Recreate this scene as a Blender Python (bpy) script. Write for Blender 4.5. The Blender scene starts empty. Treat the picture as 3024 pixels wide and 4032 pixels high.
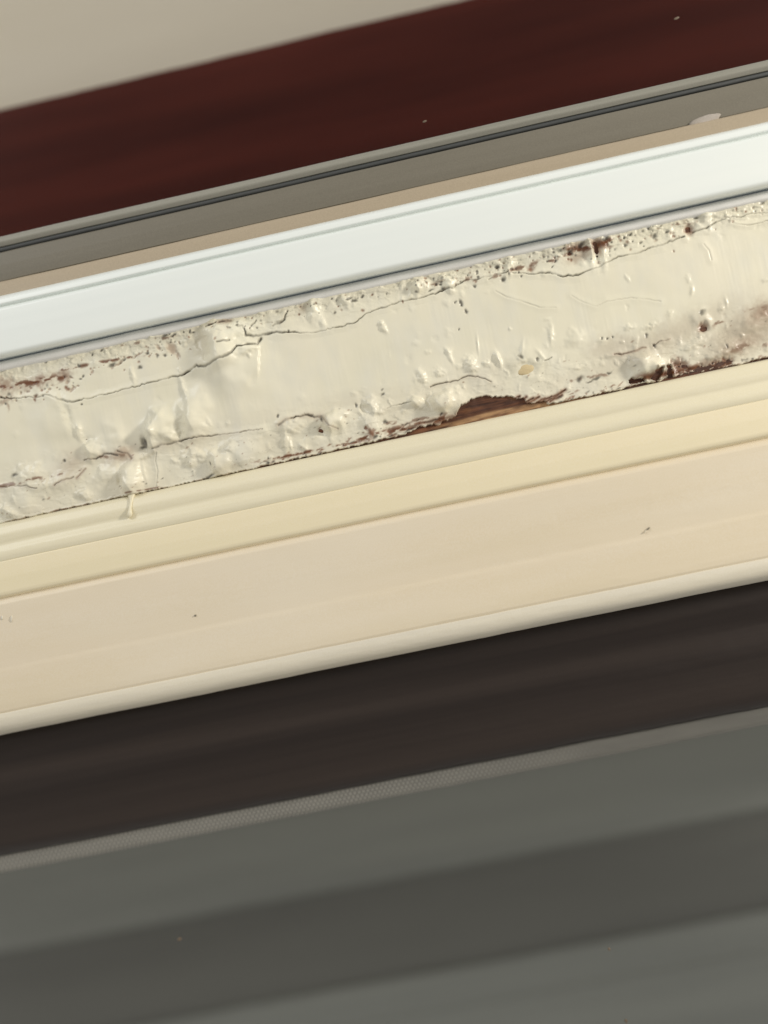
import bpy, math
import numpy as np
from mathutils import Matrix, Vector

# ---------------------------------------------------------------- camera, world, lamps, exposure
PX = 1e-4                      # one unit of the drawing = 0.1 mm
FPX = 2912.0                   # focal length in the same unit
S = bpy.context.scene
C = S.collection
ax = np.array([70500., 14800., 2912.]); ax /= np.linalg.norm(ax)     # rail direction seen from the camera
az = np.array([0., 0., 1.]); az = az - ax * az.dot(ax); az /= np.linalg.norm(az)
av = np.cross(az, ax)
R3 = np.array([ax, av, az])                   # camera coords -> (u, v, n)
W = np.array([[1, 0, 0], [0, 0, -1], [0, 1, 0]])   # (u, v, n) -> world (x, y, z): n points to -y
RW = W @ R3
CAMN = 2912.0 * PX
cam_d = bpy.data.cameras.new('camera'); cam = bpy.data.objects.new('camera', cam_d); C.objects.link(cam)
M = Matrix([list(RW[0]) + [0], list(RW[1]) + [-CAMN], list(RW[2]) + [0], [0, 0, 0, 1]])
cam.matrix_world = M
cam_d.sensor_fit = 'VERTICAL'; cam_d.sensor_height = 36.0; cam_d.sensor_width = 27.0; cam_d.lens = 26.0
cam_d.clip_start = 0.005; cam_d.clip_end = 20
cam_d.dof.use_dof = True; cam_d.dof.focus_distance = CAMN; cam_d.dof.aperture_fstop = 1.5
S.camera = cam

world = bpy.data.worlds.new('World'); S.world = world; world.use_nodes = True
bg = world.node_tree.nodes['Background']
bg.inputs[0].default_value = (1.0, 0.96, 0.885, 1); bg.inputs[1].default_value = 0.50

def area(name, loc, target, size, energy, col):
    l = bpy.data.lights.new(name, 'AREA'); l.shape = 'DISK'; l.size = size; l.energy = energy; l.color = col
    o = bpy.data.objects.new(name, l); C.objects.link(o)
    o.location = loc
    d = Vector(target) - Vector(loc)
    o.rotation_euler = d.to_track_quat('-Z', 'Y').to_euler()
    return o
area('room_lamp', (0.95, -0.42, 0.22), (0, 0, 0.02), 0.16, 7.8, (1.0, 0.94, 0.84))
area('cool_light', (-0.75, -0.75, 0.85), (0, 0, 0), 0.4, 4.2, (0.96, 0.98, 1.0))  # unseen cool disc light, above left behind the camera; no window modelled there

S.view_settings.view_transform = 'Standard'; S.view_settings.look = 'None'
S.view_settings.exposure = 0.0; S.view_settings.gamma = 1.0; S.view_settings.use_curve_mapping = False

# ---------------------------------------------------------------- helpers
def at(x, y, n=0.0):
    """photo point (3024 x 4032) -> (u, v) in drawing units on the plane at depth n (drawing units)"""
    d = R3 @ np.array([x - 1512.0, 2016.0 - y, -FPX])
    t = (n - 2912.0) / d[2]
    return d[0] * t, d[1] * t
def vy(y, n=0.0):                 # v of a rail edge that crosses the middle of the photo at height y
    u, v = at(1512, y, n); return v
def P(u, v, n): return (u * PX, -n * PX, v * PX)

rng = np.random.RandomState(7)
def vnoise(x, y, seed=0):
    x = np.asarray(x, float); y = np.asarray(y, float)
    xi = np.floor(x).astype(np.int64); yi = np.floor(y).astype(np.int64)
    fx = x - xi; fy = y - yi; fx = fx*fx*(3-2*fx); fy = fy*fy*(3-2*fy)
    def h(a, b):
        k = (a * 374761393 + b * 668265263 + seed * 974634777) & 0xFFFFFFFF
        k = ((k ^ (k >> 13)) * 1274126177) & 0xFFFFFFFF
        k = k ^ (k >> 16)
        return (k & 0xFFFFFF) / float(0xFFFFFF) * 2 - 1
    a = h(xi, yi); b = h(xi+1, yi); c = h(xi, yi+1); d = h(xi+1, yi+1)
    return (a*(1-fx)+b*fx)*(1-fy) + (c*(1-fx)+d*fx)*fy
def fbm(x, y, seed=0, o=4):
    s = 0; a = 1; t = 0
    for i in range(o):
        s = s + a*vnoise(x*2**i, y*2**i, seed+i*17); t += a; a *= .5
    return s/t

def link(name, me, mat=None, parent=None):
    o = bpy.data.objects.new(name, me); C.objects.link(o)
    if mat: me.materials.append(mat)
    if parent: o.parent = parent
    return o
def empty(name, label, cat, loc=(0, 0, 0), group=None):
    o = bpy.data.objects.new(name, None); C.objects.link(o); o.empty_display_size = .02
    o['label'] = label; o['category'] = cat
    if group: o['group'] = group
    return o
def tag(o, label, cat, group=None, kind=None):
    o['label'] = label; o['category'] = cat
    if group: o['group'] = group
    if kind: o['kind'] = kind
    return o

def grid_mesh(name, Pu, Pv, Pn, smooth=True, attr=None):
    nr, nc = Pu.shape
    me = bpy.data.meshes.new(name)
    co = np.stack([Pu*PX, -Pn*PX, Pv*PX], -1).reshape(-1, 3)
    idx = np.arange(nr*nc).reshape(nr, nc)
    q = np.stack([idx[:-1, :-1], idx[:-1, 1:], idx[1:, 1:], idx[1:, :-1]], -1).reshape(-1, 4)
    me.vertices.add(len(co)); me.vertices.foreach_set('co', co.astype(np.float32).ravel())
    me.loops.add(q.size); me.loops.foreach_set('vertex_index', q.astype(np.int32).ravel())
    me.polygons.add(len(q)); me.polygons.foreach_set('loop_start', (np.arange(len(q))*4).astype(np.int32))
    me.polygons.foreach_set('use_smooth', np.full(len(q), smooth))
    me.update(calc_edges=True); me.validate()
    if attr is not None:
        a = me.color_attributes.new('marks', 'FLOAT_COLOR', 'POINT')
        a.data.foreach_set('color', attr.reshape(-1, 4).astype(np.float32).ravel())
    return me

UR = np.concatenate([np.linspace(-4200, -2000, 45)[:-1], np.arange(-2000, 2000, 20.), np.linspace(2000, 4200, 45)])
def extrude(name, prof, mat, parent=None, wob=1.2, seed=1, back=None, bev=5, rough=0.0):
    """prof: list of (v, n[, bevel]) down the visible face; a closed solid down to depth `back`"""
    pts = []
    n = len(prof)
    for i, p in enumerate(prof):
        b = p[2] if len(p) > 2 else bev
        if i == 0 or i == n-1 or b <= 0: pts.append(p[:2]); continue
        p0 = np.array(prof[i-1][:2], float); p1 = np.array(p[:2], float); p2 = np.array(prof[i+1][:2], float)
        l1 = np.linalg.norm(p0-p1); l2 = np.linalg.norm(p2-p1)
        r = min(b, l1*.48, l2*.48)
        a = p1 + (p0-p1)/l1*r; c = p1 + (p2-p1)/l2*r
        for t in np.linspace(0, 1, 6): pts.append(tuple((1-t)**2*a + 2*t*(1-t)*p1 + t*t*c))
    # subdivide long stretches
    out = [pts[0]]
    for a, b in zip(pts[:-1], pts[1:]):
        L = math.hypot(b[0]-a[0], b[1]-a[1]); k = max(1, int(L/25))
        for j in range(1, k+1): out.append((a[0]+(b[0]-a[0])*j/k, a[1]+(b[1]-a[1])*j/k))
    bk = back if back is not None else min(p[1] for p in prof)-60
    out = [(out[0][0], bk)] + out + [(out[-1][0], bk), (out[0][0], bk)]
    V = np.array([p[0] for p in out]); N = np.array([p[1] for p in out])
    Ug, Vg = np.meshgrid(UR, V, indexing='xy'); _, Ng = np.meshgrid(UR, N, indexing='xy')
    dv = wob*(fbm(Ug/520, Vg*0+seed, seed, 3) + .5*fbm(Ug/90, Vg*0+seed, seed+5, 2))
    dn = wob*1.0*fbm(Ug/420, Vg/110, seed+9, 3) + rough*fbm(Ug/36, Vg/14, seed+3, 3)
    dn[0] = 0; dn[-1] = 0; dn[-2] = 0
    me = grid_mesh(name, Ug, Vg+dv, Ng+dn)
    # end caps
    nr, nc = Ug.shape
    import bmesh
    bm = bmesh.new(); bm.from_mesh(me); bm.verts.ensure_lookup_table()
    try:
        bm.faces.new([bm.verts[r*nc] for r in range(nr-1)]); bm.faces.new([bm.verts[r*nc+nc-1] for r in range(nr-1)][::-1])
    except Exception: pass
    bm.to_mesh(me); bm.free()
    try: me.set_sharp_from_angle(angle=math.radians(50))
    except Exception: pass
    return link(name, me, mat, parent)

# ---------------------------------------------------------------- materials
def lin(r, g, b):
    f = lambda c: (c/255/12.92) if c/255 <= .04045 else ((c/255+.055)/1.055)**2.4
    return (f(r), f(g), f(b), 1)
def mat_base(name):
    m = bpy.data.materials.new(name); m.use_nodes = True
    nt = m.node_tree; b = nt.nodes['Principled BSDF']
    return m, nt, b
def nd(nt, t, **kw):
    n = nt.nodes.new(t)
    for k, v in kw.items(): setattr(n, k, v)
    return n
def mixc(nt, fac, a, b, mode='MIX'):
    m = nd(nt, 'ShaderNodeMix', data_type='RGBA', blend_type=mode)
    for s, v in ((0, fac), (6, a), (7, b)):
        if isinstance(v, (int, float)): m.inputs[s].default_value = v
        elif isinstance(v, tuple): m.inputs[s].default_value = v
        else: nt.links.new(v, m.inputs[s])
    return m.outputs[2]
def coords(nt, sx, sy, sz):
    tc = nd(nt, 'ShaderNodeTexCoord'); mp = nd(nt, 'ShaderNodeMapping')
    mp.inputs['Scale'].default_value = (sx, sy, sz); nt.links.new(tc.outputs['Object'], mp.inputs[0])
    return mp.outputs[0]
def noise(nt, vec, scale=1, detail=4, rough=.55):
    n = nd(nt, 'ShaderNodeTexNoise'); n.inputs['Scale'].default_value = scale
    n.inputs['Detail'].default_value = detail; n.inputs['Roughness'].default_value = rough
    nt.links.new(vec, n.inputs['Vector']); return n.outputs['Fac']
def ramp(nt, fac, a, b):
    r = nd(nt, 'ShaderNodeMapRange'); r.inputs[1].default_value = a; r.inputs[2].default_value = b
    nt.links.new(fac, r.inputs[0]); return r.outputs[0]
def bump(nt, b, h, strength, dist):
    bp = nd(nt, 'ShaderNodeBump'); bp.inputs['Strength'].default_value = strength; bp.inputs['Distance'].default_value = dist
    nt.links.new(h, bp.inputs['Height']); nt.links.new(bp.outputs[0], b.inputs['Normal'])
def streaky(name, c1, c2, rough=.45, spec=.4, streak=(3, 3, 260), bmp=.15, blotch=None):
    """paint or plastic drawn out along the rail: faint long streaks plus a fine grain"""
    m, nt, b = mat_base(name)
    f = noise(nt, coords(nt, *streak), 1, 4)
    col = mixc(nt, ramp(nt, f, .3, .7), c1, c2)
    if blotch:
        g = noise(nt, coords(nt, 7, 7, 40), 1, 2)
        col = mixc(nt, ramp(nt, g, .45, .75), col, blotch)
    gr = noise(nt, coords(nt, 1, 1, 1), 2200, 2)
    col = mixc(nt, .16, col, mixc(nt, gr, (0, 0, 0, 1), (1, 1, 1, 1)), 'OVERLAY')
    nt.links.new(col, b.inputs['Base Color'])
    rr = ramp(nt, f, 0, 1); mm = nd(nt, 'ShaderNodeMath', operation='MULTIPLY_ADD'); nt.links.new(rr, mm.inputs[0])
    mm.inputs[1].default_value = .15; mm.inputs[2].default_value = rough-.07; nt.links.new(mm.outputs[0], b.inputs['Roughness'])
    b.inputs['Specular IOR Level'].default_value = spec
    bump(nt, b, noise(nt, coords(nt, 60, 60, 500), 1, 3), bmp, .0004)
    return m

m_wall = streaky('pale_wall_paint', lin(226, 216, 196), lin(234, 225, 208), .8, .2, (2, 2, 14), .1)
m_red = streaky('dark_red_wood_stain', lin(66, 20, 12), lin(94, 38, 28), .7, .05, (4, 4, 60), .2)
m_spacer = streaky('grey_spacer_metal', lin(132, 131, 121), lin(150, 148, 138), .5, .3)
m_gasket = streaky('black_rubber', lin(72, 75, 76), lin(86, 88, 88), .55, .3)
m_seal = streaky('blue_grey_seal', lin(120, 128, 136), lin(134, 142, 150), .55, .3)
m_taupe = streaky('taupe_plastic', lin(116, 111, 99), lin(124, 119, 107), .5, .3, (3, 3, 150), .08)
m_beige = streaky('beige_plastic', lin(168, 154, 132), lin(178, 164, 142), .5, .3, (3, 3, 150), .08)
m_white = streaky('white_plastic', lin(236, 242, 240), lin(240, 245, 242), .35, .4, (3, 3, 90), .05)
m_caulk = streaky('old_sealant', lin(238, 238, 236), lin(228, 227, 224), .6, .3, (20, 20, 200), .3)
m_mould = streaky('cream_gloss_paint', lin(226, 218, 190), lin(234, 226, 200), .38, .4, (3, 3, 160), .12)
m_yellow = streaky('yellowed_cream_paint', lin(232, 221, 188), lin(238, 226, 196), .4, .4, (3, 3, 80), .1)
m_tan = streaky('cream_board_paint', lin(222, 209, 182), lin(230, 217, 194), .42, .4, (2, 2, 55), .12, lin(230, 219, 198))
m_lip = streaky('pale_edge_paint', lin(226, 218, 198), lin(214, 208, 194), .5, .3, (5, 5, 120), .3)
m_dark = streaky('dark_bronze_plastic', lin(24, 16, 14), lin(54, 45, 40), .5, .3, (1.2, 1.2, 55), .12)
m_greyA = streaky('reflection_grey_light', lin(138, 141, 138), lin(155, 158, 153), .8, .15, (2, 2, 30), .15)  # light and dark grey paint the bands reflected in the lower glass
m_greyB = streaky('reflection_grey_dark', lin(112, 113, 110), lin(123, 124, 120), .8, .15, (2, 2, 30), .15)
m_fleck = streaky('pale_fleck', lin(120, 105, 88), lin(105, 92, 78), .6, .3)

# glass: clear with a faint reflection
m_glass, nt, b = mat_base('window_glass')
tr = nd(nt, 'ShaderNodeBsdfTransparent'); tr.inputs[0].default_value = (.96, .96, .955, 1)
gl = nd(nt, 'ShaderNodeBsdfGlossy'); gl.inputs['Roughness'].default_value = .08
fr = nd(nt, 'ShaderNodeFresnel'); fr.inputs[0].default_value = 1.2
mx = nd(nt, 'ShaderNodeMixShader'); nt.links.new(fr.outputs[0], mx.inputs[0]); nt.links.new(tr.outputs[0], mx.inputs[1]); nt.links.new(gl.outputs[0], mx.inputs[2])
nt.links.new(mx.outputs[0], nt.nodes['Material Output'].inputs[0])

# perforated spacer strip
m_perf, nt, b = mat_base('perforated_spacer_metal')
sep = nd(nt, 'ShaderNodeSeparateXYZ'); nt.links.new(coords(nt, 1, 1, 1), sep.inputs[0])
def wave(sock, period):
    a = nd(nt, 'ShaderNodeMath', operation='MULTIPLY'); nt.links.new(sock, a.inputs[0]); a.inputs[1].default_value = 2*math.pi/period
    s = nd(nt, 'ShaderNodeMath', operation='SINE'); nt.links.new(a.outputs[0], s.inputs[0]); return s.outputs[0]
pr = nd(nt, 'ShaderNodeMath', operation='MULTIPLY'); nt.links.new(wave(sep.outputs[0], .0019), pr.inputs[0]); nt.links.new(wave(sep.outputs[2], .0030), pr.inputs[1])
dots = ramp(nt, pr.outputs[0], .15, .7)
fd = nd(nt, 'ShaderNodeMath', operation='MULTIPLY'); nt.links.new(dots, fd.inputs[0]); nt.links.new(ramp(nt, sep.outputs[0], .06, -.05), fd.inputs[1]); dots = fd.outputs[0]
f = noise(nt, coords(nt, 40, 40, 200), 1, 3)
col = mixc(nt, f, lin(150, 148, 142), lin(182, 178, 170)); col = mixc(nt, dots, col, lin(225, 221, 212))
nt.links.new(col, b.inputs['Base Color']); b.inputs['Roughness'].default_value = .5; bump(nt, b, dots, .4, .0003)

# weathered wood under the paint
m_wood, nt, b = mat_base('bare_weathered_wood')
g1 = noise(nt, coords(nt, 40, 40, 700), 1, 5, .65); g2 = noise(nt, coords(nt, 90, 90, 160), 1, 4)
col = mixc(nt, ramp(nt, g1, .35, .65), lin(58, 30, 17), lin(118, 72, 42))
col = mixc(nt, ramp(nt, g2, .55, .8), col, lin(140, 98, 62))
at_ = nd(nt, 'ShaderNodeAttribute', attribute_name='marks'); sp = nd(nt, 'ShaderNodeSeparateColor'); nt.links.new(at_.outputs['Color'], sp.inputs[0])
col = mixc(nt, sp.outputs[1], col, lin(44, 20, 11)); col = mixc(nt, sp.outputs[0], col, lin(176, 138, 98))
nt.links.new(col, b.inputs['Base Color']); b.inputs['Roughness'].default_value = .7; bump(nt, b, g1, .6, .0006)

# old cream paint with stains (marks: r = brown rot stain, g = black mould and dirt, b = dull grey damp and painted flap shade, a = chalky paint and painted highlights)
m_paint, nt, b = mat_base('peeling_cream_paint')
at_ = nd(nt, 'ShaderNodeAttribute', attribute_name='marks'); sp = nd(nt, 'ShaderNodeSeparateColor'); nt.links.new(at_.outputs['Color'], sp.inputs[0])
f1 = noise(nt, coords(nt, 25, 25, 25), 1, 4); f2 = noise(nt, coords(nt, 90, 90, 40), 1, 4)
col = mixc(nt, ramp(nt, f1, .35, .65), lin(230, 225, 203), lin(237, 231, 210))
col = mixc(nt, ramp(nt, f2, .45, .8), col, lin(226, 223, 208))
col = mixc(nt, at_.outputs['Alpha'], col, lin(240, 236, 216))
col = mixc(nt, sp.outputs[2], col, lin(182, 169, 148))
col = mixc(nt, sp.outputs[0], col, lin(124, 72, 38))
col = mixc(nt, sp.outputs[1], col, lin(40, 32, 24))
nt.links.new(col, b.inputs['Base Color']); b.inputs['Roughness'].default_value = .36; b.inputs['Specular IOR Level'].default_value = .45
bump(nt, b, noise(nt, coords(nt, 500, 500, 220), 1, 3), .08, .0004)

# ---------------------------------------------------------------- setting behind the window
def vv(y, n): return (vy(y, n), n)
D1, D2 = -620, -900
extrude('wall', [vv(-2500, D2), vv(300, D2)], m_wall, None, 2, 31, D2-100)['kind'] = 'structure'
# dark wooden rail seen through the upper pane
r = extrude('wooden_beam', [vv(73, D1-60), vv(77, D1), vv(120, D1+12), vv(250, D1+4), (vy(420, D1), D1-2), vv(800, D1)], m_red, None, 3, 33, D1-160, 14)
tag(r, 'dark red brown wooden beam behind the top glass, below the pale wall', 'beam')

# ---------------------------------------------------------------- upper window
uw = empty('window_frame', 'white plastic window frame with grey glazing strips along the top of the peeling board', 'window frame')
extrude('glass_pane', [(vy(-1200, -60), -60), (vy(640, -60), -60)], m_glass, uw, 0, 40, -90)
sp1 = extrude('spacer_bar', [vv(584, -52), vv(586, -40), vv(604, -34), vv(624, -44)], m_spacer, uw, 1, 41, -75, 6)
extrude('gasket', [vv(624, -58), vv(630, -46), vv(642, -48), vv(650, -60)], m_gasket, uw, 1, 42, -80, 6)
rail = extrude('rail', [vv(648, -50), vv(649, -22), vv(653, -18), vv(700, -12), vv(764, -12), vv(767, -16)], m_taupe, uw, 1, 43, -90, 4)
extrude('glazing_bead', [vv(766, -14), vv(768, 6), vv(795, 16), vv(823, 22)], m_beige, uw, 1, 44, -90, 6)
extrude('frame_lip', [vv(822, 20), vv(826, 62), vv(834, 76), vv(856, 80), vv(862, 66), vv(866, 64)], m_white, uw, .8, 45, -60, 6)
extrude('frame_face', [vv(862, 60), vv(868, 64), vv(874, 80), vv(960, 82), vv(1052, 80), vv(1066, 68), vv(1074, 42), vv(1078, 6)], m_white, uw, .8, 46, -60, 8)
extrude('frame_seal', [vv(1070, -6), vv(1092, -3)], m_seal, uw, .6, 47, -60)

# sealant bead is part of the frame
extrude('sealant_bead', [vv(1085, -8), vv(1089, 6), vv(1100, 15), vv(1116, 13), vv(1130, -4)], m_caulk, uw, 2.0, 48, -50, 6, 1.5)

# ---------------------------------------------------------------- peeling board
pb = empty('wooden_board', 'peeling cream painted wooden board with cracks, brown rot and mould under the white frame', 'painted board')
VT, VB = vy(1106, 0), vy(1746, 0)
uf = np.concatenate([np.linspace(-4200, -1850, 160)[:-1], np.arange(-1850, 1850, 2.6), np.linspace(1850, 4200, 160)])
vf = np.arange(VB-8, VT+6, 2.6)
U, V = np.meshgrid(uf, vf)
def A(x, y): return at(x*.663, 1000+y*.663)
def B(x, y): return at(900+x*.663, 900+y*.663)
def K(x, y): return at(1924+x*.663, 700+y*.663)
T = (VT - V)/(VT-VB)          # 0 at the top of the strip, 1 at the bottom
H = np.zeros_like(U); ST = np.zeros_like(U); DK = np.zeros_like(U); GR = np.zeros_like(U); WH = np.zeros_like(U); HOLE = np.zeros_like(U)

def win(u0, u1, v0, v1):
    c0 = max(0, np.searchsorted(uf, u0)); c1 = min(len(uf), np.searchsorted(uf, u1)+1)
    r0 = max(0, np.searchsorted(vf, v0)); r1 = min(len(vf), np.searchsorted(vf, v1)+1)
    return (slice(r0, r1), slice(c0, c1))
def blob(c, ru, rv, amp, ang=0, power=2, tgt=None, ragged=0, seed=0, mode='add', wave=None):
    tgt = H if tgt is None else tgt
    m = max(ru, rv)*3
    s = win(c[0]-m, c[0]+m, c[1]-m, c[1]+m)
    du = U[s]-c[0]; dv = V[s]-c[1]
    if ragged:
        wl = wave or 14; oc = 2 if wave else 3
        du = du + ragged*fbm(U[s]/wl, V[s]/wl, seed+3, oc); dv = dv + ragged*fbm(U[s]/wl, V[s]/wl, seed+8, oc)
    a = math.radians(ang); x = du*math.cos(a)+dv*math.sin(a); y = -du*math.sin(a)+dv*math.cos(a)
    d = np.sqrt((x/ru)**2+(y/rv)**2)
    g = np.exp(-d**power)
    if mode == 'add': tgt[s] += amp*g
    else: tgt[s] = np.maximum(tgt[s], amp*g)
def line(pts, w, depth, dark=.9, jag=5, seed=0, fn=None, lift=3, stain=.0):
    pts = [np.array(fn(*p[:2]) if fn else p[:2]) for p in pts]; ws = w if isinstance(w, (list, tuple)) else [w]*len(pts)
    q = []; qw = []
    for i in range(len(pts)-1):
        L = np.linalg.norm(pts[i+1]-pts[i]); k = max(1, int(L/9))
        for j in range(k):
            t = j/k; p = pts[i]*(1-t)+pts[i+1]*t
            q.append(p + jag*np.array([vnoise(p[0]/13, p[1]/13, seed+1)*.5, vnoise(p[0]/11, 3.3, seed+2)])); qw.append(ws[i]*(1-t)+ws[i+1]*t)
    q.append(pts[-1]); qw.append(ws[-1])
    for i in range(len(q)-1):
        a, b = q[i], q[i+1]; wd = qw[i]*(.75+.5*abs(float(vnoise(a[0]/17, 1.7, seed+5))))
        m = wd*4+10
        s = win(min(a[0], b[0])-m, max(a[0], b[0])+m, min(a[1], b[1])-m, max(a[1], b[1])+m)
        ab = b-a; L2 = ab.dot(ab)+1e-6
        t = np.clip(((U[s]-a[0])*ab[0]+(V[s]-a[1])*ab[1])/L2, 0, 1)
        d = np.hypot(U[s]-a[0]-t*ab[0], V[s]-a[1]-t*ab[1])
        g = np.exp(-(d/(wd*.85))**2)*(.72+.5*float(vnoise(a[0]/30, 9.1, seed+50)))
        CR[s] = np.maximum(CR[s], g*depth); DK[s] = np.maximum(DK[s], g*dark)
        if stain: ST[s] = np.maximum(ST[s], stain*np.exp(-(d/(wd*2.5))**2))
        LF[s] = np.maximum(LF[s], lift*np.exp(-(d/(wd*3+8))**2))
CR = np.zeros_like(U); LF = np.zeros_like(U)

# --- upper crack from left to right
line([(-200, 880), (0, 850), (70, 860), (150, 850), (215, 855), (280, 835), (350, 865), (430, 885), (500, 862), (560, 850), (700, 815), (800, 790), (900, 760), (1000, 735), (1080, 722)],
     [3, 3, 2, 2, 2.5, 3, 4, 4.5, 2.6, 2.2, 2.2, 2.6, 3, 3.4, 4.2], 9, .75, 5, 1, A)
line([(1080, 722), (1130, 690), (1170, 668), (1230, 672), (1290, 650), (1370, 620), (1400, 585), (1415, 560), (1460, 545), (1530, 535), (1550, 505)],
     [4.2, 5, 5, 7, 6, 6, 5, 4, 4, 6, 7], 14, .95, 4, 2, A)
line([(100, 600), (105, 640), (190, 636), (300, 615), (380, 615), (480, 620), (560, 605), (660, 585), (750, 555), (800, 520), (850, 490), (930, 465), (1010, 435), (1100, 420), (1200, 395), (1280, 365), (1340, 350), (1400, 315), (1470, 300), (1560, 285), (1659, 255)],
     [4, 6, 6, 4, 2.4, 2.2, 2.2, 2.4, 2.4, 2.8, 2.6, 2.6, 2.8, 3, 2.6, 3.6, 3, 2.8, 2.4, 2.2, 2.4], 9, .75, 4, 3, B)
line([(0, 605), (60, 575), (120, 560), (190, 565), (270, 570), (350, 565), (440, 585), (530, 575), (620, 545), (700, 505), (770, 470), (840, 455), (910, 440), (960, 415), (1030, 400), (1100, 370), (1160, 350)],
     [3, 2.6, 2, 1.8, 2.6, 3.2, 3.6, 3.4, 3.4, 3.2, 3.0, 3.2, 3.2, 3.6, 3.8, 3.4, 2.8], 9, .72, 4, 4, K)
line([(1210, 325), (1290, 300), (1350, 265), (1410, 238), (1480, 238), (1560, 215), (1659, 210), (1900, 170), (2400, 60)], [3, 3.4, 3, 2.6, 2, 1.8, 2, 2, 2], 8, .65, 4, 5, K)
line([(1440, 270), (1540, 280), (1600, 272), (1659, 255), (1800, 240)], 1.8, 5, .4, 3, 6, K)
line([(130, 600), (145, 570), (165, 548)], 3.2, 8, .7, 4, 7, B); line([(60, 590), (85, 585), (95, 600)], 5, 8, .8, 4, 8, B)
line([(262, 575), (300, 560), (330, 540), (350, 492)], [5, 7, 5, 3.5], 9, .8, 5, 9, B)
line([(1310, 542), (1345, 530), (1375, 524)], 4.5, 8, .8, 3, 10, A)
line([(1225, 435), (1260, 425), (1290, 412)], 3.5, 8, .75, 4, 11, A); line([(1305, 410), (1340, 404), (1370, 400)], 5, 7, .7, 4, 12, A, stain=.6)
# --- lower cracks
line([(-150, 1400), (0, 1388), (60, 1380), (170, 1378), (230, 1392)], 2.2, 6, .45, 4, 13, A, stain=.25)
line([(330, 1370), (360, 1355), (390, 1345), (440, 1325)], 2.8, 8, .75, 4, 14, A, stain=.4); line([(460, 1330), (490, 1300), (510, 1275)], 2.6, 7, .5, 4, 15, A, stain=.6)
line([(500, 1222), (570, 1216), (620, 1190), (660, 1186), (700, 1196)], [2.5, 3, 4, 4, 5], 10, .85, 4, 16, A, stain=.3)
line([(705, 1170), (730, 1180), (760, 1185), (785, 1215)], [4, 4, 5, 5], 8, .5, 5, 17, A, stain=.6)
line([(915, 1158), (960, 1138), (1010, 1128), (1050, 1116), (1130, 1100), (1200, 1085), (1280, 1078), (1380, 1066), (1480, 1050), (1560, 1040)], [4, 4.5, 4.5, 4.5, 2.6, 3.2, 2.4, 1.8, 1.6, 1.4], 10, .85, 3, 18, A, stain=.15)
line([(298, 1168), (340, 1136), (400, 1120), (440, 1114), (470, 1106), (510, 1120), (550, 1116)], [4.5, 4.5, 3, 3.5, 6, 4, 6], 11, .88, 3, 19, B, stain=.3)
line([(550, 1116), (575, 1140), (600, 1175), (650, 1190)], [6, 4, 3, 3.5], 8, .5, 3, 20, B, stain=.3)
line([(1195, 940), (1240, 922), (1300, 912), (1360, 905), (1380, 888), (1420, 876), (1480, 880), (1520, 895), (1560, 912)], [2.4, 2.8, 2.2, 1.8, 3.2, 3, 2.2, 1.8, 2], 8, .65, 3, 21, B, stain=.2)
line([(940, 1068), (980, 1052), (1040, 1040), (1085, 1030)], 2.2, 6, .5, 4, 22, B)
line([(1000, 1178), (1060, 1160), (1130, 1135)], 2.6, 7, .5, 4, 23, B, stain=.5); line([(1020, 1200), (1120, 1165), (1200, 1145), (1300, 1130), (1385, 1105)], [3, 4, 4, 5, 6], 8, .5, 4, 24, B, stain=.8)
line([(740, 1052), (820, 1045), (890, 1020), (930, 1010)], 2.6, 8, .55, 4, 25, K, stain=.5); line([(975, 1002), (1010, 975), (1065, 962)], 2.2, 6, .45, 3, 26, K, stain=.2)
line([(330, 1088), (355, 1078), (372, 1068)], 3, 8, .7, 2, 27, K)
line([(40, 670), (100, 705), (200, 735), (260, 755), (300, 770), (400, 772)], 2.2, 2.6, .10, 2, 28, K, 1.5); line([(490, 700), (560, 740), (640, 765), (700, 735), (850, 712), (950, 722), (1020, 735)], 2.2, 2.2, .10, 2, 29, K, 1.5)
line([(1275, 395), (1305, 430), (1322, 490)], 2.4, 3, .12, 1, 30, K, 2)
line([(935, 1180), (925, 1230), (940, 1290), (925, 1400)], 1.8, 4, .2, 3, 31, A); line([(1505, 610), (1480, 720), (1450, 850)], 3, -6, 0, 2, 32, A, 0)

# --- blisters, folds and flaps
def hump(f, x, y, ru, rv, amp, ang=0, p=2, rg=0): kk = .95 if f is K else 1.3; a = math.copysign(min(abs(amp)*kk, (.6 if f is K else .8)*min(ru, rv)), amp); blob(f(x, y), ru*1.08, rv*1.08, a, ang, max(p, 2.2), None, rg*.6+min(ru, rv)*.45, int(x+y), 'add', max(12, 1.1*min(ru, rv)))
hump(A, 1310, 590, 62, 130, 22, 12, 2.4); hump(A, 1420, 740, 110, 110, 15, 20); hump(A, 1215, 560, 20, 90, -10, 10)
hump(A, 1390, 460, 60, 30, 12, 10, 3, 8); hump(A, 1470, 570, 40, 22, 14, 10, 3, 5)
hump(A, 1165, 960, 50, 90, 16, -25); hump(A, 1085, 1030, 14, 60, -16, -22)
hump(A, 965, 1010, 46, 52, 26, -10, 2.6, 6); hump(A, 905, 1060, 18, 60, 16, -5, 3); hump(A, 862, 1120, 12, 36, -14, 0)
hump(A, 1020, 1080, 26, 20, 10); hump(A, 555, 1160, 30, 34, 14, 30, 3); hump(A, 548, 1130, 18, 24, -9, 30)
hump(A, 790, 1340, 38, 66, 30, -18, 3.2); hump(A, 720, 1340, 12, 50, -9, -12); hump(A, 640, 1310, 50, 30, 10, 30)
hump(A, 1150, 1205, 36, 26, 16, 0, 2.6, 4); hump(A, 1165, 1215, 12, 9, -12); hump(A, 1310, 1240, 42, 46, 20, 10, 2.6, 4); hump(A, 1255, 1262, 12, 28, -12, 20)
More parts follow.
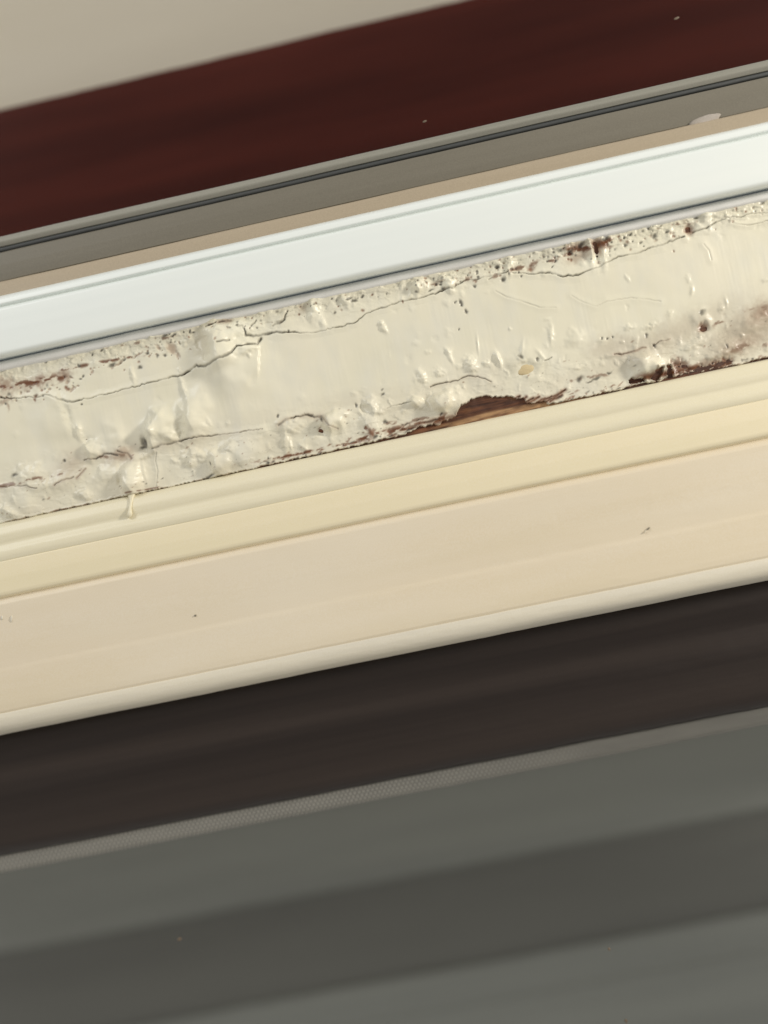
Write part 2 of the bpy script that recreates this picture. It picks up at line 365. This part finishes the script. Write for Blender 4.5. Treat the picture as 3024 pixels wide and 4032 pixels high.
hump(A, 470, 1060, 12, 30, 9, 0); hump(A, 478, 1035, 6, 16, 8); hump(A, 200, 1330, 60, 40, 10, -20); hump(A, 60, 1535, 50, 16, 16, -35, 2.5); hump(A, 130, 1470, 60, 60, 9)
hump(A, 500, 1425, 26, 18, 13, -30, 2.5, 5); hump(A, 350, 1360, 60, 25, 8, 10); hump(A, 1090, 800, 10, 50, 7, 8); hump(A, 790, 720, 8, 30, 6)
hump(A, 400, 940, 14, 60, -6, 5); hump(A, 330, 1010, 80, 80, 8); hump(A, 700, 1090, 40, 60, 9, 0); hump(A, 1040, 1230, 16, 8, 7, -30); hump(A, 870, 1195, 40, 10, 9, 10)
hump(A, 1360, 1150, 30, 16, 9, 20, 2, 6); hump(A, 860, 1290, 6, 40, 6)
hump(B, 632, 1140, 40, 34, 28, 10, 3.0); hump(B, 560, 1180, 22, 22, -8); hump(B, 1135, 1042, 38, 16, 22, -38, 3.2); hump(B, 1205, 1060, 9, 34, -12, 25); hump(B, 1270, 1025, 44, 30, 24, 20, 2.8, 4)
hump(B, 1330, 1060, 60, 40, 12, 10); hump(B, 920, 590, 10, 20, 14, 25, 3); hump(B, 905, 560, 8, 8, 8); hump(B, 510, 480, 20, 46, 16, -10, 2.4, 6); hump(B, 560, 560, 10, 22, 9)
hump(B, 380, 1170, 46, 22, 10, 10, 2, 6); hump(B, 340, 1275, 14, 36, 12, -8); hump(B, 370, 1290, 6, 20, 8); hump(B, 450, 1300, 10, 22, 10, 35)
hump(B, 845, 1040, 22, 26, 15, -20, 2.5, 10); hump(B, 890, 1085, 26, 12, 12, 10, 2.5, 5); hump(B, 800, 1060, 12, 24, -7); hump(B, 850, 1190, 30, 60, 10, -20); hump(B, 690, 430, 14, 26, 13, 15, 2.4, 4)
hump(B, 1435, 800, 20, 22, 16, -25, 2.4, 10); hump(B, 1450, 835, 22, 10, 12); hump(B, 1600, 775, 10, 26, 14, 12, 2.4, 3); hump(B, 1530, 800, 14, 10, 9); hump(B, 1300, 730, 7, 16, 8, 25); hump(B, 1320, 775, 6, 20, 7, 20); hump(B, 1480, 690, 4, 34, 7, -6)
hump(B, 1120, 340, 26, 30, 14, -30, 2.4, 8); hump(B, 1300, 320, 22, 30, 14, 40, 2.4, 10)
hump(B, 1150, 880, 16, 20, 8, 20, 2, 8); hump(B, 1245, 850, 20, 14, 6, 0, 2, 8); hump(B, 80, 1340, 60, 50, 14)
hump(K, 200, 1005, 6, 26, 16, -20, 2.2); hump(K, 310, 1055, 7, 24, 15, 30); hump(K, 370, 930, 8, 34, 11, -10, 2.2, 3); hump(K, 515, 950, 26, 24, 9, 10, 2, 8); hump(K, 55, 1080, 8, 30, 9, 10)
hump(K, 230, 1095, 62, 58, 9, 0, 4); hump(K, 225, 1135, 40, 24, -10, 0, 4)
hump(K, 930, 1120, 44, 46, 26, -30, 3.4, 6); hump(K, 850, 1110, 16, 50, -8, 10); hump(K, 975, 1130, 14, 16, 8); hump(K, 1205, 672, 7, 16, 9, -20); hump(K, 960, 885, 30, 8, 8, 10, 2, 8); hump(K, 830, 890, 18, 10, 6, 0, 2, 6)
hump(K, 1262, 840, 34, 38, 8, 0, 4); hump(K, 1275, 888, 20, 18, -12, 0, 3); hump(K, 1190, 312, 22, 20, -9, 0, 3); hump(K, 1230, 980, 50, 16, 11, 14); hump(K, 1550, 870, 50, 24, 9, 10); hump(K, 1400, 1020, 60, 30, 7)
hump(K, 600, 430, 9, 60, 16, -4, 2.6, 3); hump(K, 680, 430, 9, 60, 11, -6, 2.4, 3); hump(K, 115, 520, 14, 34, 16, -6, 2.6, 4); hump(K, 720, 1058, 30, 7, 11, -5, 2.4); hump(K, 1290, 235, 18, 16, 9)
hump(K, 1340, 1060, 60, 14, 7, 12); hump(K, 1410, 740, 5, 18, 8); hump(K, 1380, 780, 10, 10, 5); hump(K, 640, 450, 16, 50, -9, 0, 3); hump(K, 540, 450, 50, 30, -6, 10)

def fold(f, x, y, ln, wl, wr, amp, ang=0, bend=0):      # a crease: long shaded flank, crest, short flank turned to the lamp
    c = f(x, y); m = max(ln*2.2, wl*4, wr*4); s = win(c[0]-m, c[0]+m, c[1]-m, c[1]+m)
    du = U[s]-c[0]; dv = V[s]-c[1]; a = math.radians(ang)
    p = du*math.cos(a)+dv*math.sin(a); q = -du*math.sin(a)+dv*math.cos(a)
    p = p + bend*(q/ln)**2 + 5*fbm(U[s]/30, V[s]/30, int(x), 2)
    H[s] += amp*np.where(p < 0, np.exp(-(np.abs(p)/wl)**1.3), np.exp(-(np.abs(p)/wr)**1.5))*np.exp(-(q/ln)**4)
fold(A, 1292, 560, 80, 62, 75, 26, -8, 8); fold(A, 1130, 985, 75, 34, 60, 22, 22, 6); fold(A, 905, 1080, 60, 30, 36, 22, 6, 4)
fold(A, 758, 1345, 56, 34, 40, 24, 16, -6); fold(A, 1278, 1265, 34, 26, 44, 18, 24, 4); fold(A, 535, 1160, 30, 16, 34, 13, 16, -10); fold(A, 395, 960, 90, 40, 60, 9, -4)
fold(K, 858, 1120, 44, 14, 60, 22, 4, 3); fold(K, 985, 1140, 22, 30, 9, 12, -20, 0); fold(B, 590, 1150, 34, 20, 34, 18, -6, -8); fold(B, 1235, 1040, 34, 22, 46, 18, 16, -6); fold(B, 1100, 1040, 18, 18, 34, 14, 38, 0)
fold(A, 1540, 640, 60, 120, 5, 9, -12, 4); fold(B, 60, 1320, 50, 60, 60, 12, 16); fold(B, 820, 1160, 60, 12, 22, 9, 18); fold(K, 600, 430, 40, 8, 12, 13, 4); fold(B, 1120, 350, 24, 10, 20, 12, 16)
# random small lumps: thick along the top edge and in the lower third, few in the smooth middle
r2 = np.random.RandomState(11)
for k in range(950):
    u = r2.uniform(-2600, 2600); z = r2.rand()
    if z < .42: t = abs(r2.normal(.07, .05))
    elif z < .9: t = r2.normal(.78, .12)
    else: t = r2.rand()
    v = VT - t*(VT-VB)
    blob((u, v), r2.uniform(6, 16), r2.uniform(6, 18), r2.uniform(.6, 3.2)*r2.choice([1, 1, 1, -.6]), r2.uniform(-35, 35), 2.6, None, 7, k)
rough = np.clip(1.1*np.exp(-(T/.13)**2) + .8*np.clip((T-.58)/.25, 0, 1), 0, 1.1)
H += rough*(2.0*fbm(U/44, V/40, 50, 3) + .35*fbm(U/9, V/9, 60, 2))
pl = fbm(U/62+.4*V/40, V/30, 52, 4)      # thin flakes with crisp broken edges
rt = rough*np.clip(.25+1.1*np.exp(-(T/.15)**2)+.5*np.clip(fbm(U/120, V/50, 57, 2)*3, 0, 1), 0, 1.1)
H += rt*3.4/(1+np.exp(-(pl-.06)*30)); H += rt*1.6/(1+np.exp(-(fbm(U/30, V/19, 58, 3)+.12)*26))
DK = np.maximum(DK, .45*np.clip(rough-.25, 0, 1)*np.exp(-((pl-.04)/.014)**2)*np.clip(fbm(U/70, V/40, 59, 2)*2.5, 0, 1))
H += 3.5*fbm(U/210, V/160, 70, 3)
H += .22*vnoise(U/8, V/90, 80)*np.clip(.3+1.2*fbm(U/160, V/120, 86, 2), 0, 1) + .8*fbm(U/60, V/150, 84, 2)      # brush marks across the board

# --- bright chalky paint, grey damp, stains; some light and shade painted on raised paint
blob(A(1440, 450), 80, 40, .9, 10, 3, WH, 20, 3, 'max'); blob(A(1450, 580), 50, 26, .7, 10, 3, WH, 14, 3, 'max'); blob(B(510, 500), 40, 40, .6, 0, 3, WH, 14, 5, 'max')
blob(A(1420, 680), 90, 60, .4, 20, 2, WH, 20, 8, 'max'); blob(B(1300, 320), 80, 40, .5, 10, 2, WH, 20, 9, 'max'); blob(K(630, 470), 60, 50, .5, 0, 3, WH, 14, 9, 'max'); blob(A(800, 1340), 36, 60, .5, -10, 2, WH, 0, 9, 'max')  # blobs at A paint the lit flap flank and a blister crest lighter
GR += .26*np.clip((T-.60)/.12, 0, 1)*np.clip(.55+.8*fbm(U/170, V/60, 90, 3), 0, 1)
blob(K(1050, 960), 330, 60, .55, 14, 2.5, GR, 20, 9, 'max'); blob(K(1560, 900), 230, 90, .8, 14, 2.5, GR, 20, 9, 'max'); blob(K(750, 1010), 110, 50, .5, 0, 3, GR, 20, 9, 'max')
blob(K(1480, 1010), 120, 40, .8, 12, 2.5, GR, 20, 12, 'max'); blob(A(1190, 510), 55, 60, .35, 0, 2.5, GR, 10, 12, 'max'); blob(B(440, 470), 22, 20, .8, 0, 2.5, GR, 10, 12, 'max')  # blob at A paints shade into the colour on the flap's left flank
blob(A(720, 1190), 60, 28, .55, 10, 2.5, ST, 14, 12, 'max'); ST *= .9
blob(A(430, 1250), 70, 50, .28, 30, 2, ST, 12, 12, 'max'); blob(K(1640, 800), 60, 34, .55, 14, 2, ST, 20, 12, 'max'); blob(K(1500, 1000), 90, 26, .3, 12, 2, ST, 20, 12, 'max')

def specks(f, pts, amp=.9, chan=None, rg=6):
    for i, (x, y, ru, rv) in enumerate(pts):
        c = f(x, y)
        blob(c, ru, rv, amp, 14, 3, DK if chan is None else chan, rg, i*7+int(x), 'max'); blob(c, ru, rv, -4, 14, 3, H, rg, i*7+int(x))
specks(A, [(272, 640, 6, 7), (830, 675, 9, 8), (980, 600, 8, 6), (1130, 465, 5, 9), (1090, 465, 4, 4), (378, 1230, 7, 7), (90, 1312, 15, 9), (1250, 432, 12, 4), (740, 632, 9, 5),
           (605, 575, 8, 4), (548, 600, 6, 5), (465, 665, 6, 8), (485, 897, 5, 4), (665, 660, 16, 7), (985, 485, 16, 6), (1030, 482, 12, 6), (870, 590, 8, 6), (1255, 1245, 4, 8), (1240, 1325, 28, 6), (350, 1525, 8, 4), (860, 1120, 12, 22), (850, 1150, 15, 6), (20, 690, 20, 4), (1150, 468, 8, 4)], .82)
specks(A, [(1020, 560, 20, 26), (1050, 600, 9, 14), (940, 560, 8, 12), (430, 800, 14, 8), (820, 600, 26, 4), (700, 655, 30, 6)], .55, ST, 10)
specks(B, [(745, 430, 14, 8), (715, 420, 14, 5), (795, 402, 8, 5), (1275, 360, 9, 6), (1630, 305, 10, 9), (1460, 340, 6, 5), (1348, 440, 5, 6), (1378, 440, 6, 13), (1412, 490, 6, 10), (1385, 455, 4, 8),
           (1230, 330, 6, 5), (1265, 320, 5, 5), (1215, 300, 6, 4), (915, 985, 9, 5), (760, 1050, 6, 8), (1265, 1105, 6, 5), (1200, 370, 12, 3), (1365, 600, 4, 6), (930, 1150, 10, 9), (870, 1240, 12, 8), (290, 1115, 6, 8), (1075, 1195, 26, 4), (555, 1135, 4, 12)], .8)
specks(B, [(850, 1215, 14, 24), (950, 1205, 14, 10), (985, 1225, 18, 7), (1100, 1185, 20, 8), (820, 1185, 8, 8)], .9, ST, 10)
specks(K, [(85, 607, 10, 9), (195, 585, 6, 6), (985, 350, 10, 9), (1060, 325, 10, 6), (838, 338, 9, 5), (940, 300, 6, 9), (905, 390, 6, 5), (812, 402, 6, 6), (1230, 238, 8, 5), (1020, 285, 6, 4), (850, 380, 5, 4),
           (670, 958, 5, 5), (705, 955, 5, 3), (735, 945, 5, 6), (935, 938, 6, 7), (982, 1000, 5, 8), (1265, 800, 12, 10), (480, 440, 10, 12), (550, 400, 14, 10), (690, 365, 16, 8), (400, 490, 5, 6), (375, 530, 7, 3), (345, 495, 4, 4), (40, 535, 7, 6), (330, 470, 6, 4), (1410, 1000, 5, 8), (187, 1065, 8, 12), (285, 1080, 6, 6), (540, 1195, 14, 10), (640, 1195, 20, 5), (715, 1160, 12, 4), (600, 1215, 14, 3), (1620, 150, 12, 6)], .78)
specks(K, [(1190, 312, 20, 19), (1275, 888, 22, 18), (150, 545, 22, 8), (250, 540, 14, 14), (638, 410, 14, 34), (520, 420, 34, 10), (470, 450, 16, 8)], .85, ST, 6)
blob(K(1272, 892), 10, 9, .7, 0, 3, DK, 3, 4, 'max')
blob(K(540, 465), 60, 22, .35, 10, 3, ST, 10, 12, 'max'); blob(K(540, 465), 40, 22, .35, 10, 3, GR, 10, 12, 'max')


# scattered mould speckle: density follows the photo along the top edge
r3 = np.random.RandomState(5)
for k in range(900):
    u = r3.uniform(-3000, 2600)
    x = u + 1512
    dens = .25
    if x < 330: dens = 1.0
    elif x < 620: dens = .6
    elif 640 < x < 720: dens = .9
    elif 850 < x < 1150: dens = .6
    elif 1150 < x < 1650: dens = .3
    elif 1680 < x < 2120: dens = .8
    elif 2180 < x < 2420: dens = .9
    elif 2420 < x < 2750: dens = .7
    if r3.rand() > dens: continue
    t = abs(r3.normal(.045, .045)) + .03
    big = 1
    if x < 330: t = r3.normal(.20, .035); big = 1.25
    elif x < 620: t = r3.normal(.13, .03)
    s_ = r3.uniform(1.8, 5.5)*big
    c = (u, VT-t*(VT-VB)); a_ = r3.uniform(.4, .9)
    ch = ST if r3.rand() < (.75 if x < 620 else .5) else DK
    blob(c, s_*r3.uniform(.8, 1.6), s_*r3.uniform(.7, 1.6), a_, r3.uniform(-30, 30), 3, ch, 4, k, 'max'); blob(c, s_, s_, -3, 0, 2)
for k in range(260):
    u = r3.uniform(-2600, 2600); t = r3.normal(.86, .09)
    if t > .99: continue
    s_ = r3.uniform(1.5, 3.6); c = (u, VT-t*(VT-VB))
    blob(c, s_*r3.uniform(.8, 2.4), s_, r3.uniform(.3, .75), 14, 3, ST if r3.rand() < .6 else DK, 4, k, 'max')
blob(A(150, 780), 150, 22, .35, 6, 3, ST, 26, 40, 'max'); blob(A(-150, 830), 120, 30, .5, 6, 3, ST, 26, 41, 'max'); blob(A(30, 780), 46, 32, .6, 6, 3, ST, 26, 42, 'max')
blob(A(20, 870), 40, 12, .5, 0, 3, ST, 14, 44, 'max'); blob(A(45, 900), 6, 20, .5, 0, 3, ST, 6, 45, 'max'); blob(A(240, 760), 20, 26, .7, 0, 3, ST, 18, 43, 'max'); blob(A(380, 720), 36, 22, .6, 8, 3, ST, 20, 46, 'max')

for i_ in range(220):                  # rot speckle just above the bottom edge
    u_ = r3.uniform(-560, 700) if i_ % 3 else r3.uniform(700, 1700); c = (u_, vy(1739, 0)+abs(r3.normal(0, 16))+4)
    blob(c, r3.uniform(3, 12), r3.uniform(2, 5), r3.uniform(.5, .95), 12, 3, ST if r3.rand() < .6 else DK, 5, i_, 'max')
for (x, y) in [(150, 1318), (190, 1322), (230, 1330), (265, 1322), (300, 1330), (340, 1318), (380, 1310), (420, 1280), (400, 1310)]:
    line([(x-40, y+18), (x, y), (x+34, y-20)], 3.2, 8, .55, 4, x, K, 2, stain=.9)
def smear(f, x0, x1, y0, y1, h, amp, seed, den=.1):     # broken rust stains along the rail
    a, b_ = np.array(f(x0, y0)), np.array(f(x1, y1)); s = win(a[0], b_[0], min(a[1], b_[1])-h*3, max(a[1], b_[1])+h*3)
    t = (U[s]-a[0])/(b_[0]-a[0]); vc = a[1]+(b_[1]-a[1])*t
    g = np.exp(-((V[s]-vc)/h)**2)*np.clip(t*8, 0, 1)*np.clip((1-t)*8, 0, 1)
    n_ = fbm(U[s]/26, V[s]/15, seed, 4)+.5*fbm(U[s]/90, V[s]/40, seed+4, 2)
    m_ = 1/(1+np.exp(-(n_*g**.5+.0-den-(1-g)*.5)*16))*g
    ST[s] = np.maximum(ST[s], amp*m_); DK[s] = np.maximum(DK[s], amp*.4*np.clip(m_*1.6-.8, 0, 1))
smear(A, -400, 480, 860, 715, 24, 1.0, 501, -.12); smear(A, 300, 900, 700, 590, 10, .9, 502, .0); smear(A, 560, 1080, 585, 480, 12, .7, 503, .08)
smear(A, -100, 560, 1400, 1270, 12, .8, 504, .05); smear(A, 560, 840, 1215, 1180, 16, .7, 505, .0)
smear(B, 1150, 1659, 350, 270, 18, .7, 506, .12); smear(K, 120, 460, 545, 480, 18, .8, 507, .05); smear(K, 430, 760, 450, 370, 26, 1.0, 508, -.08); smear(K, 760, 1250, 370, 260, 20, .7, 509, .14)
smear(B, 700, 1400, 1270, 1100, 22, 1.0, 510, -.05); smear(B, 100, 900, 1400, 1240, 8, 1.0, 511, -.1); smear(K, 820, 1470, 1210, 1080, 18, 1.0, 512, -.15)
smear(K, 1300, 1700, 880, 760, 22, .7, 513, .05); smear(K, 1350, 1700, 1040, 960, 26, .6, 514, .05); smear(K, 440, 800, 1215, 1150, 12, .6, 515, .1); smear(B, 900, 1230, 1165, 1120, 12, .7, 516, .1)
smear(A, 650, 1000, 1440, 1375, 5, .8, 517, -.1); smear(A, 300, 560, 1530, 1480, 5, .8, 518, -.1)
# --- bare places: polygons with torn edges
def poly(pts, rag=9, seed=0, sm=3):
    q = np.array(pts); m = 30
    s = win(q[:, 0].min()-m, q[:, 0].max()+m, q[:, 1].min()-m, q[:, 1].max()+m)
    x = U[s] + rag*fbm(U[s]/22, V[s]/10, seed, 4); y = V[s] + rag*fbm(U[s]/16, V[s]/22, seed+6, 4)
    ins = np.zeros(x.shape, bool)
    for i in range(len(q)):
        x1, y1 = q[i]; x2, y2 = q[(i+1) % len(q)]
        c = ((y1 > y) != (y2 > y)) & (x < (x2-x1)*(y-y1)/(y2-y1+1e-9)+x1); ins ^= c
    HOLE[s] = np.maximum(HOLE[s], ins.astype(float))
poly([B(1215, 1205), B(1290, 1145), B(1360, 1105), B(1378, 1045), B(1412, 1036), B(1440, 1008), B(1520, 992), B(1600, 996), K(30, 1296), K(120, 1302), K(200, 1312), K(240, 1345), K(330, 1330), K(390, 1362), K(390, 1420), K(100, 1490), K(0, 1500), B(1500, 1240), B(1390, 1260), B(1290, 1270)], 11, 3)
poly([K(965, 1190), K(985, 1135), K(1040, 1120), K(1030, 1160), K(1005, 1215)], 8, 5); poly([K(1062, 1190), K(1060, 1110), K(1085, 1105), K(1100, 1185)], 7, 6)
for (x, y, ru, rv, am) in [(1130, 1120, 20, 34, .9), (1165, 1100, 10, 26, .7), (1190, 1150, 16, 12, .9), (1260, 1135, 26, 14, .95), (1320, 1125, 30, 10, .9), (1400, 1100, 34, 17, .95), (1430, 1085, 14, 14, .9), (1230, 1155, 40, 8, .8), (1150, 1165, 30, 8, .9), (1350, 1120, 40, 7, .8), (1290, 1110, 50, 20, .5), (1110, 1100, 14, 20, .7)]:
    blob(K(x, y), ru, rv, am, 10, 3, ST, 14, x, 'max'); blob(K(x, y), ru*.7, rv*.7, am*.35, 10, 3, DK, 14, x+1, 'max'); blob(K(x, y), ru, rv, -5, 10, 3, H, 14, x)
poly([K(830, 1205), K(870, 1192), K(925, 1190), K(930, 1215), K(840, 1230)], 12, 9)
# ragged bare line along the bottom edge
ex = np.array([-9000, -2500, -1500, 0, 150, 400, 700, 800, 870, 900, 960, 1000, 1200, 1400, 1500, 1600, 1700, 2150, 2300, 2480, 2700, 2900, 3024, 5000, 9000.])-1512
ew = np.array([9, 9, 6, 3, 5, 8, 6, 11, 12, 5, 15, 17, 15, 18, 22, 28, 26, 12, 9, 13, 16, 9, 7, 9, 9.])
edge = np.interp(uf, ex, ew)*(1 + .9*fbm(uf/40, uf*0+.5, 200, 4)) + 1
edge = edge*np.interp(uf, [-1600, -100, 150, 600, 1600], [.25, .35, 1, .55, .7])
Vb = vy(1739, 0)
HOLE = np.maximum(HOLE, ((V - Vb) < edge[None, :] + 3*vnoise(U/8, V/8, 210)).astype(float))
def blur(a, k=1):
    for _ in range(k):
        b = a.copy(); b[1:-1, 1:-1] = (a[1:-1, 1:-1]*2+a[:-2, 1:-1]+a[2:, 1:-1]+a[1:-1, :-2]+a[1:-1, 2:])/6; a = b
    return a
HOLE = (HOLE > .5).astype(float)
near = blur(HOLE, 10); HS = blur(HOLE, 1)
H += 6*np.clip(near*2.2, 0, 1)*(1-HOLE)                    # paint curls up at a torn edge
DK = np.maximum(DK, .35*np.clip(blur(HOLE, 3)*2, 0, 1)*np.clip(.5+fbm(U/20, V/12, 222, 3), 0, 1))
ST = np.maximum(ST, .6*np.clip(near*2.4, 0, 1)*np.clip(.45+fbm(U/26, V/16, 220, 3), 0, 1))
Hn = H + LF - CR
fall = np.clip((V-VB)/14, 0, 1); Hn = Hn*1.0 - 6*(1-fall)
Hn = Hn*(1-HS) - 24*HS
attr = np.stack([np.clip(ST, 0, 1), np.clip(DK, 0, 1), np.clip(GR, 0, 1), np.clip(WH, 0, 1)], -1)
skin = link('paint_layer', grid_mesh('paint_layer', U, V, Hn, True, attr), m_paint, pb)
# wood below the paint
uw_ = np.arange(-4200, 4201, 7.); vw_ = np.arange(VB-10, VT+8, 5.)
U2, V2 = np.meshgrid(uw_, vw_)
H2 = -7 + 3*fbm(U2/120, V2/8, 300, 4) + 3.2*fbm(U2/30, V2/22, 310, 3)
T2 = (V2 - Vb)
c2 = at(1960, 1600)
lt = np.clip(1-(T2-(10+14*np.exp(-((U2-c2[0])/190)**2)))/8, 0, 1)*np.clip(.55+fbm(U2/60, V2/8, 330, 3), 0, 1)*np.exp(-((U2-c2[0]-20)/300)**4)
dk = np.clip(.5+1.3*fbm(U2/45, V2/16, 340, 3), 0, 1)*(1-np.exp(-((U2-c2[0]+60)/110)**2)*.45)
a2 = np.stack([lt, dk*.75, lt*0, lt*0+1], -1)
link('bare_wood', grid_mesh('bare_wood', U2, V2, H2, True, a2), m_wood, pb)
extrude('backing', [vv(1086, -22), vv(1750, -22)], m_wood, pb, 0, 60, -220)
# hanging drip of dried paint
def tube(name, pts, rad, mat, parent, k=14):
    pts = [np.array(p, float) for p in pts]; rows = []
    for i, p in enumerate(pts):
        a = np.linspace(0, 2*math.pi, k+1); rows.append(np.stack([p[0]+rad[i]*np.cos(a), np.full(k+1, p[1]), p[2]+rad[i]*.8*np.sin(a)], -1))
    Rr = np.array(rows); return link(name, grid_mesh(name, Rr[..., 0], Rr[..., 1], Rr[..., 2]), mat, parent)
def dp(x, y, n): u, v = at(x*.663, 1000+y*.663, n); return (u, v, n)
drip = tube('paint_drip', [dp(782, 1425, 6), dp(780, 1450, 14), dp(776, 1480, 26), dp(772, 1510, 34), dp(770, 1530, 38), dp(769, 1548, 38), dp(768, 1560, 36), dp(768, 1568, 34)], [17, 11, 6.5, 6, 9, 12, 9, 1], m_mould, pb)
drip['label'] = 'small hanging drip of dried paint'

# ---------------------------------------------------------------- cream moulding, board below
mo = empty('moulding', 'narrow cream painted moulding with rounded ridges directly under the peeling board', 'moulding')
extrude('ridge', [vv(1737, -16), vv(1738, -1), vv(1748, 16), vv(1785, 31), vv(1806, 30), vv(1822, 26), vv(1836, 31), vv(1852, 39), vv(1872, 41), vv(1888, 36), vv(1894, 32)], m_mould, mo, 1.2, 61, -120, 12, .5)
extrude('flat_strip', [vv(1888, 26), vv(1892, 36), vv(1960, 44), vv(2018, 46), vv(2030, 42), vv(2038, 30), vv(2042, 20)], m_yellow, mo, 1.0, 62, -120, 5, .3)
bo = empty('casing_board', 'wide smooth tan cream board with a rounded pale lower edge above the dark strip', 'board')
extrude('board_face', [vv(2032, 20), vv(2041, 23), vv(2050, 29), vv(2064, 37), vv(2200, 34), vv(2320, 31), vv(2336, 33), vv(2470, 36), vv(2494, 35), vv(2500, 32), vv(2504, 30)], m_tan, bo, 1.4, 63, -140, 6, .5)
extrude('rounded_edge', [vv(2500, 26), vv(2506, 34), vv(2530, 40), vv(2556, 34), vv(2574, 16), vv(2585, -20), vv(2590, -60)], m_lip, bo, 1.4, 64, -150, 16, .8)

# ---------------------------------------------------------------- lower window
lw = empty('lower_window', 'lower window edge with dark bronze strip and perforated spacer around a grey glass pane', 'window')
extrude('frame_strip', [vv(2560, -150), vv(2600, -120), vv(2660, -112), vv(2740, -128), vv(2850, -118), vv(2960, -116), vv(3040, -124), vv(3068, -150), vv(3078, -190)], m_dark, lw, 4, 65, -260, 20, 1)
extrude('spacer_bar', [vv(3064, -200), vv(3080, -186), vv(3130, -184), vv(3139, -192), vv(3145, -215)], m_perf, lw, 1.5, 66, -240, 5)
extrude('glass_pane', [vv(3060, -170), vv(5200, -170)], m_glass, lw, 0, 67, -178)
bl = empty('reflection_backing', 'added dull grey panel with broad soft bands standing in for reflections in the bottom glass pane', 'panel')  # added panel; its greys stand in for bands reflected in the glass
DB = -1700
extrude('upper_band', [vv(2900, DB-20), vv(3100, DB+12), vv(3380, DB+26), vv(3466, DB+24)], m_greyA, bl, 5, 68, DB-60, 60, 1)
extrude('middle_band', [vv(3460, DB-16), vv(3500, DB-10), vv(3700, DB-12), vv(3864, DB-14)], m_greyB, bl, 5, 69, DB-60, 60, 1)
extrude('lower_band', [vv(3858, DB), vv(3870, DB+20), vv(4010, DB+16), vv(4030, DB+34), vv(5600, DB+40)], m_greyA, bl, 5, 70, DB-60, 60, 1)

# ---------------------------------------------------------------- small things
import random
def lump(name, x, y, n, ru, rv, h, mat, seed, ang=0):
    nu, nv = 28, 12; a = np.linspace(0, 2*math.pi, nu+1); e = np.linspace(0, math.pi, nv)
    Aa, E = np.meshgrid(a, e); sx = np.sin(E)*np.cos(Aa); sy = np.sin(E)*np.sin(Aa); sz = np.cos(E)
    k = 1+.22*fbm(sx*2+seed, sy*2+sz*2, seed, 3); k[:, -1] = k[:, 0]
    x0 = ru*sx*k; y0 = rv*sy*k; c, s = math.cos(ang), math.sin(ang); u, v = at(x, y, n)
    me = grid_mesh(name, u+x0*c-y0*s, v+x0*s+y0*c, n+h*sz*k)
    return link(name, me, mat)
m_sm = streaky('dull_filler', lin(188, 180, 172), lin(160, 152, 142), .7, .2, (90, 90, 200), .5)
f = lump('filler_smear', 2772, 476, -10, 68, 20, 6, m_sm, 9, .12); tag(f, 'pale grey smear of filler stuck on the taupe strip at upper right', 'filler smear')
for nm, x, y, n, ru, rv, mat, lab in [
    ('dust_fleck', 1672, 478, -56, 9, 4, m_fleck, 'tiny pale fleck on the dark red glass, just above the grey spacer'),
    ('dust_fleck', 2664, 72, -56, 11, 5, m_fleck, 'faint elongated speck on the dark red glass at the upper right'),
    ('dust_fleck', 706, 3698, -166, 9, 7, m_fleck, 'orange tan fleck on the lower grey glass at left'),
    ('dust_fleck', 2398, 3737, -166, 6, 7, m_fleck, 'small white fleck on the lower grey glass at right'),
    ('dust_fleck', 2465, 4020, -166, 6, 9, m_fleck, 'white fleck at the bottom edge of the grey glass')]:
    tag(lump(nm, x, y, n, ru, rv, 3, mat, int(x), .2), lab, 'fleck', 'flecks stuck on the window glass')
def chip(x, y, n, ru, rv, ang, mat, lab):
    o = lump('paint_chip', x, y, n, ru, rv, 4, mat, int(x), ang); o.parent = bo; o['label'] = lab
chip(769, 2424, 34, 4, 4, 0, m_taupe, 'tiny dark spot on the board'); chip(2553, 2082, 35, 8, 2, .7, m_taupe, 'small dark nick in the board')
chip(2540, 2094, 35, 7, 2, .7, m_lip, 'pale rim of the nick'); chip(45, 2436, 36, 5, 14, -.3, m_lip, 'small raised paint drop'); chip(8, 2432, 36, 5, 9, -.3, m_lip, 'small raised paint drop at the far left')

m_bare = streaky('bare_filler', lin(214, 196, 156), lin(206, 188, 148), .6, .3)
bf = lump('bare_filler', 1924+222*.663, 700+1136*.663, -1, 38, 24, 7, m_bare, 3, .1); bf.parent = pb; bf['label'] = 'tan half disc of bare filler'
